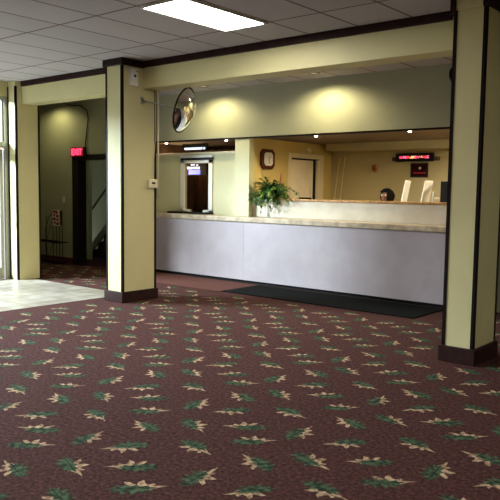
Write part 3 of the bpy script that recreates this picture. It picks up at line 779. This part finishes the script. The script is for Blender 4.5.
Rr = [(.14, .10), (.13, .09), (.14, .09), .06, .052, (.075, .085), (.082, .10), (.06, .07), .055, .042, .034, .03, .055, .042, .034, .03, .085, .058, .042, .03, .085, .058, .042, .03]
skinned('body', J, E_, Rr, M['skin'])
# clothes a little wider than the body
sj = [J[k] for k in (0, 1, 2, 8, 9, 10, 12, 13, 14)]; sj[0] = (0, 0, .80)
skinned('shirt', sj, [(0, 1), (1, 2), (2, 3), (3, 4), (4, 5), (2, 6), (6, 7), (7, 8)], [(.155, .115), (.145, .105), (.15, .10), .068, .054, .046, .068, .054, .046], M['shirt'])
tj = [J[k] for k in (0, 16, 17, 18, 20, 21, 22)]; tj[3] = (-.10, .02, .10); tj[6] = (.10, .02, .10)
skinned('trousers', tj, [(0, 1), (1, 2), (2, 3), (0, 4), (4, 5), (5, 6)], [(.15, .11), .096, .07, .056, .096, .07, .056], M['trousers'])
# hair: cap over the crown and back of the head
bm = nb(); bmesh.ops.create_uvsphere(bm, u_segments=28, v_segments=18, radius=1)
for v in bm.verts:
    k = 1+.03*math.sin(v.co.x*17+v.co.z*9)+.02*math.sin(v.co.y*23)
    v.co = Vector((v.co.x*.112*k, v.co.y*.128*k, v.co.z*.125*k))
dele = [f for f in bm.faces if (f.calc_center_median().y < -.045 and f.calc_center_median().z < .058) or f.calc_center_median().z < -.085]
bmesh.ops.delete(bm, geom=dele, context='FACES')
for f in bm.faces: f.smooth = True
bmesh.ops.rotate(bm, verts=bm.verts[:], cent=(0, 0, 0), matrix=Matrix.Rotation(-.55, 3, 'Z'))
bmesh.ops.translate(bm, verts=bm.verts[:], vec=(PX, PY-.07, 1.455))
part(pe, 'hair', bm, M['hair'], 'short black hair')
bm = nb()
lathe(bm, [(0, .026), (.010, .020), (.017, 0)], Matrix.Translation((PX, PY-.172, 1.445)) @ Matrix.Rotation(PI/2, 4, 'X'))
part(pe, 'nose', bm, M['skin'])
for s in (-1, 1):
    bm = nb(); bmesh.ops.create_uvsphere(bm, u_segments=12, v_segments=8, radius=.012)
    bmesh.ops.translate(bm, verts=bm.verts[:], vec=(PX+s*.034, PY-.165, 1.475)); part(pe, 'eye', bm, M['paper'])
for s in (-1, 1):                       # five fingers on each hand
    for k, (dx, dy, L_) in enumerate(((-.03, -.03, .055), (-.012, -.035, .075), (.006, -.035, .08), (.022, -.032, .072), (.034, -.028, .056))):
        b0 = Vector((PX+s*.14+dx*.9, PY-.30, 1.0)); b1 = b0+Vector((dx*.4, -L_*.55, -.004)); b2 = b1+Vector((dx*.2, -L_*.35, -.02))
        part(pe, 'finger', tube(nb(), [b0, b1, b2], [.009, .008, .006], 8), M['skin'])

# ------------------------------------------------------------------ potted plant on the ledge
def plant():
    rnd = random.Random(21)
    cx, cyy, z0 = -7.02, 8.90, 1.391
    t = thing('potted_plant', 'bushy green trailing plant in a white pot on the office ledge', 'plant', (cx, cyy, z0))
    pt = part(t, 'pot', lathe(nb(), [(0, .001), (.075, .001), (.09, .02), (.115, .13), (.12, .15), (.11, .15), (.10, .135), (0, .13)], Matrix.Translation((cx, cyy, z0)), 30), M['ceramic'], 'white pot')
    part(pt, 'soil', lathe(nb(), [(.098, .132), (0, .138)], Matrix.Translation((cx, cyy, z0)), 24), M['soil'])
    # a second small white saucer-like bowl under the right hand fronds
    stems = nb(); dark = nb(); pale = nb()
    def leaf(bm, p, d, L_, w):
        d = Vector(d).normalized(); side = d.cross(Vector((0, 0, 1)))
        if side.length < .1: side = Vector((1, 0, 0))
        side.normalize(); up = side.cross(d)
        prof = [(0, .0), (.18, .55), (.42, 1), (.7, .72), (1, 0)]
        rows = []
        for s_, ww in prof:
            c = Vector(p)+d*L_*s_ - up*(L_*.28*s_*s_)
            if ww == 0: rows.append([bm.verts.new(c)])
            else: rows.append([bm.verts.new(c+side*w*ww+up*w*.25*ww), bm.verts.new(c), bm.verts.new(c-side*w*ww+up*w*.25*ww)])
        for A, D in zip(rows, rows[1:]):
            if len(A) == 1: fs = [(A[0], D[0], D[1]), (A[0], D[1], D[2])]
            elif len(D) == 1: fs = [(A[0], D[0], A[1]), (A[1], D[0], A[2])]
            else: fs = [(A[0], D[0], D[1], A[1]), (A[1], D[1], D[2], A[2])]
            for f in fs:
                f = bm.faces.new(f); f.smooth = True
    for k in range(150):
        a = rnd.uniform(0, 2*PI); el = rnd.uniform(.15, 1.25)
        reach = rnd.uniform(.20, .43)
        if math.sin(a) > 0: reach *= .6
        p0 = Vector((cx+rnd.uniform(-.05, .05), cyy+rnd.uniform(-.04, .04), z0+.13))
        dirv = Vector((math.cos(a)*math.cos(el)*1.3+.10, math.sin(a)*math.cos(el)*.8, math.sin(el)*.68))
        pts = []
        for q in range(6):
            s_ = q/5
            pts.append(p0+dirv*reach*s_+Vector((0, 0, -.20*s_*s_*(1.3-math.sin(el)))))
        tube(stems, pts, .0035, 5)
        for q in range(1, 6):
            for sd in (-1, 1):
                dd = (pts[q]-pts[q-1]).normalized()+Vector((rnd.uniform(-.8, .8), rnd.uniform(-.8, .3), rnd.uniform(-.4, .6)))
                (leaf)(pale if rnd.random() < .16 else dark, pts[q], dd, rnd.uniform(.06, .105), rnd.uniform(.012, .021))
    for (x, y, dz, n_) in ((.02, -.13, -.30, 7), (.07, -.14, -.24, 6), (-.10, -.13, -.20, 5), (-.2, -.12, -.10, 4), (.12, -.13, -.16, 4), (.04, -.135, -.2, 5)):
        pts = [Vector((cx+x*.3, cyy-.02, z0+.14)), Vector((cx+x*.7, cyy+y*.8, z0+.16)), Vector((cx+x, cyy+y, z0+.04)), Vector((cx+x*1.2, cyy+y, z0+dz*.5)), Vector((cx+x*1.1, cyy+y, z0+dz*.9))]
        tube(stems, pts, .004, 5)
        for q in range(n_):
            s_ = q/(n_-1); i = min(3, int(s_*4)); p = pts[i].lerp(pts[i+1], s_*4-i)
            leaf(dark if rnd.random() < .8 else pale, p, (rnd.uniform(-1, 1), rnd.uniform(-.6, .1), rnd.uniform(-1, .2)), rnd.uniform(.06, .10), rnd.uniform(.014, .022))
    for b_ in (stems, dark, pale):
        for v in b_.verts:
            if v.co.y > 8.73: v.co.x = max(v.co.x, -7.372+rnd.uniform(0, .01))
            if v.co.z < 1.405 and v.co.y > 8.80: v.co.y = 8.80-rnd.uniform(0, .02)
            v.co.z = max(v.co.z, 1.10)
    part(t, 'stems', stems, M['stem'])
    part(t, 'foliage', dark, M['leaf'])
    part(t, 'young_leaves', pale, M['leafpale'], 'paler yellow green leaves')
    part(t, 'dry_spike', tube(nb(), [(cx+.12, cyy+.03, z0+.12), (cx+.15, cyy+.03, z0+.30), (cx+.16, cyy+.03, z0+.44)], [.005, .016, .004], 8), M['terracotta'], 'red brown dry spike')
plant()

# ------------------------------------------------------------------ repeats share a group
GROUPS = {'column': 'square cream lobby columns', 'ceiling_beam': 'cream beams under the ceiling', 'ceiling_light': 'fluorescent panels in the tile ceiling',
          'recessed_light': 'recessed wall washing cans', 'opening_bulb': 'small bulbs along the opening head', 'convex_mirror': 'round convex mirrors',
          'sign_holder': 'sheets standing behind the ledge', 'pole': 'leaning poles in the office', 'floor_mat': 'mats along the counter'}
for o in bpy.data.objects:
    k = o.name.split('.')[0]
    if o.parent is None and k in GROUPS and 'label' in o: o['group'] = GROUPS[k]
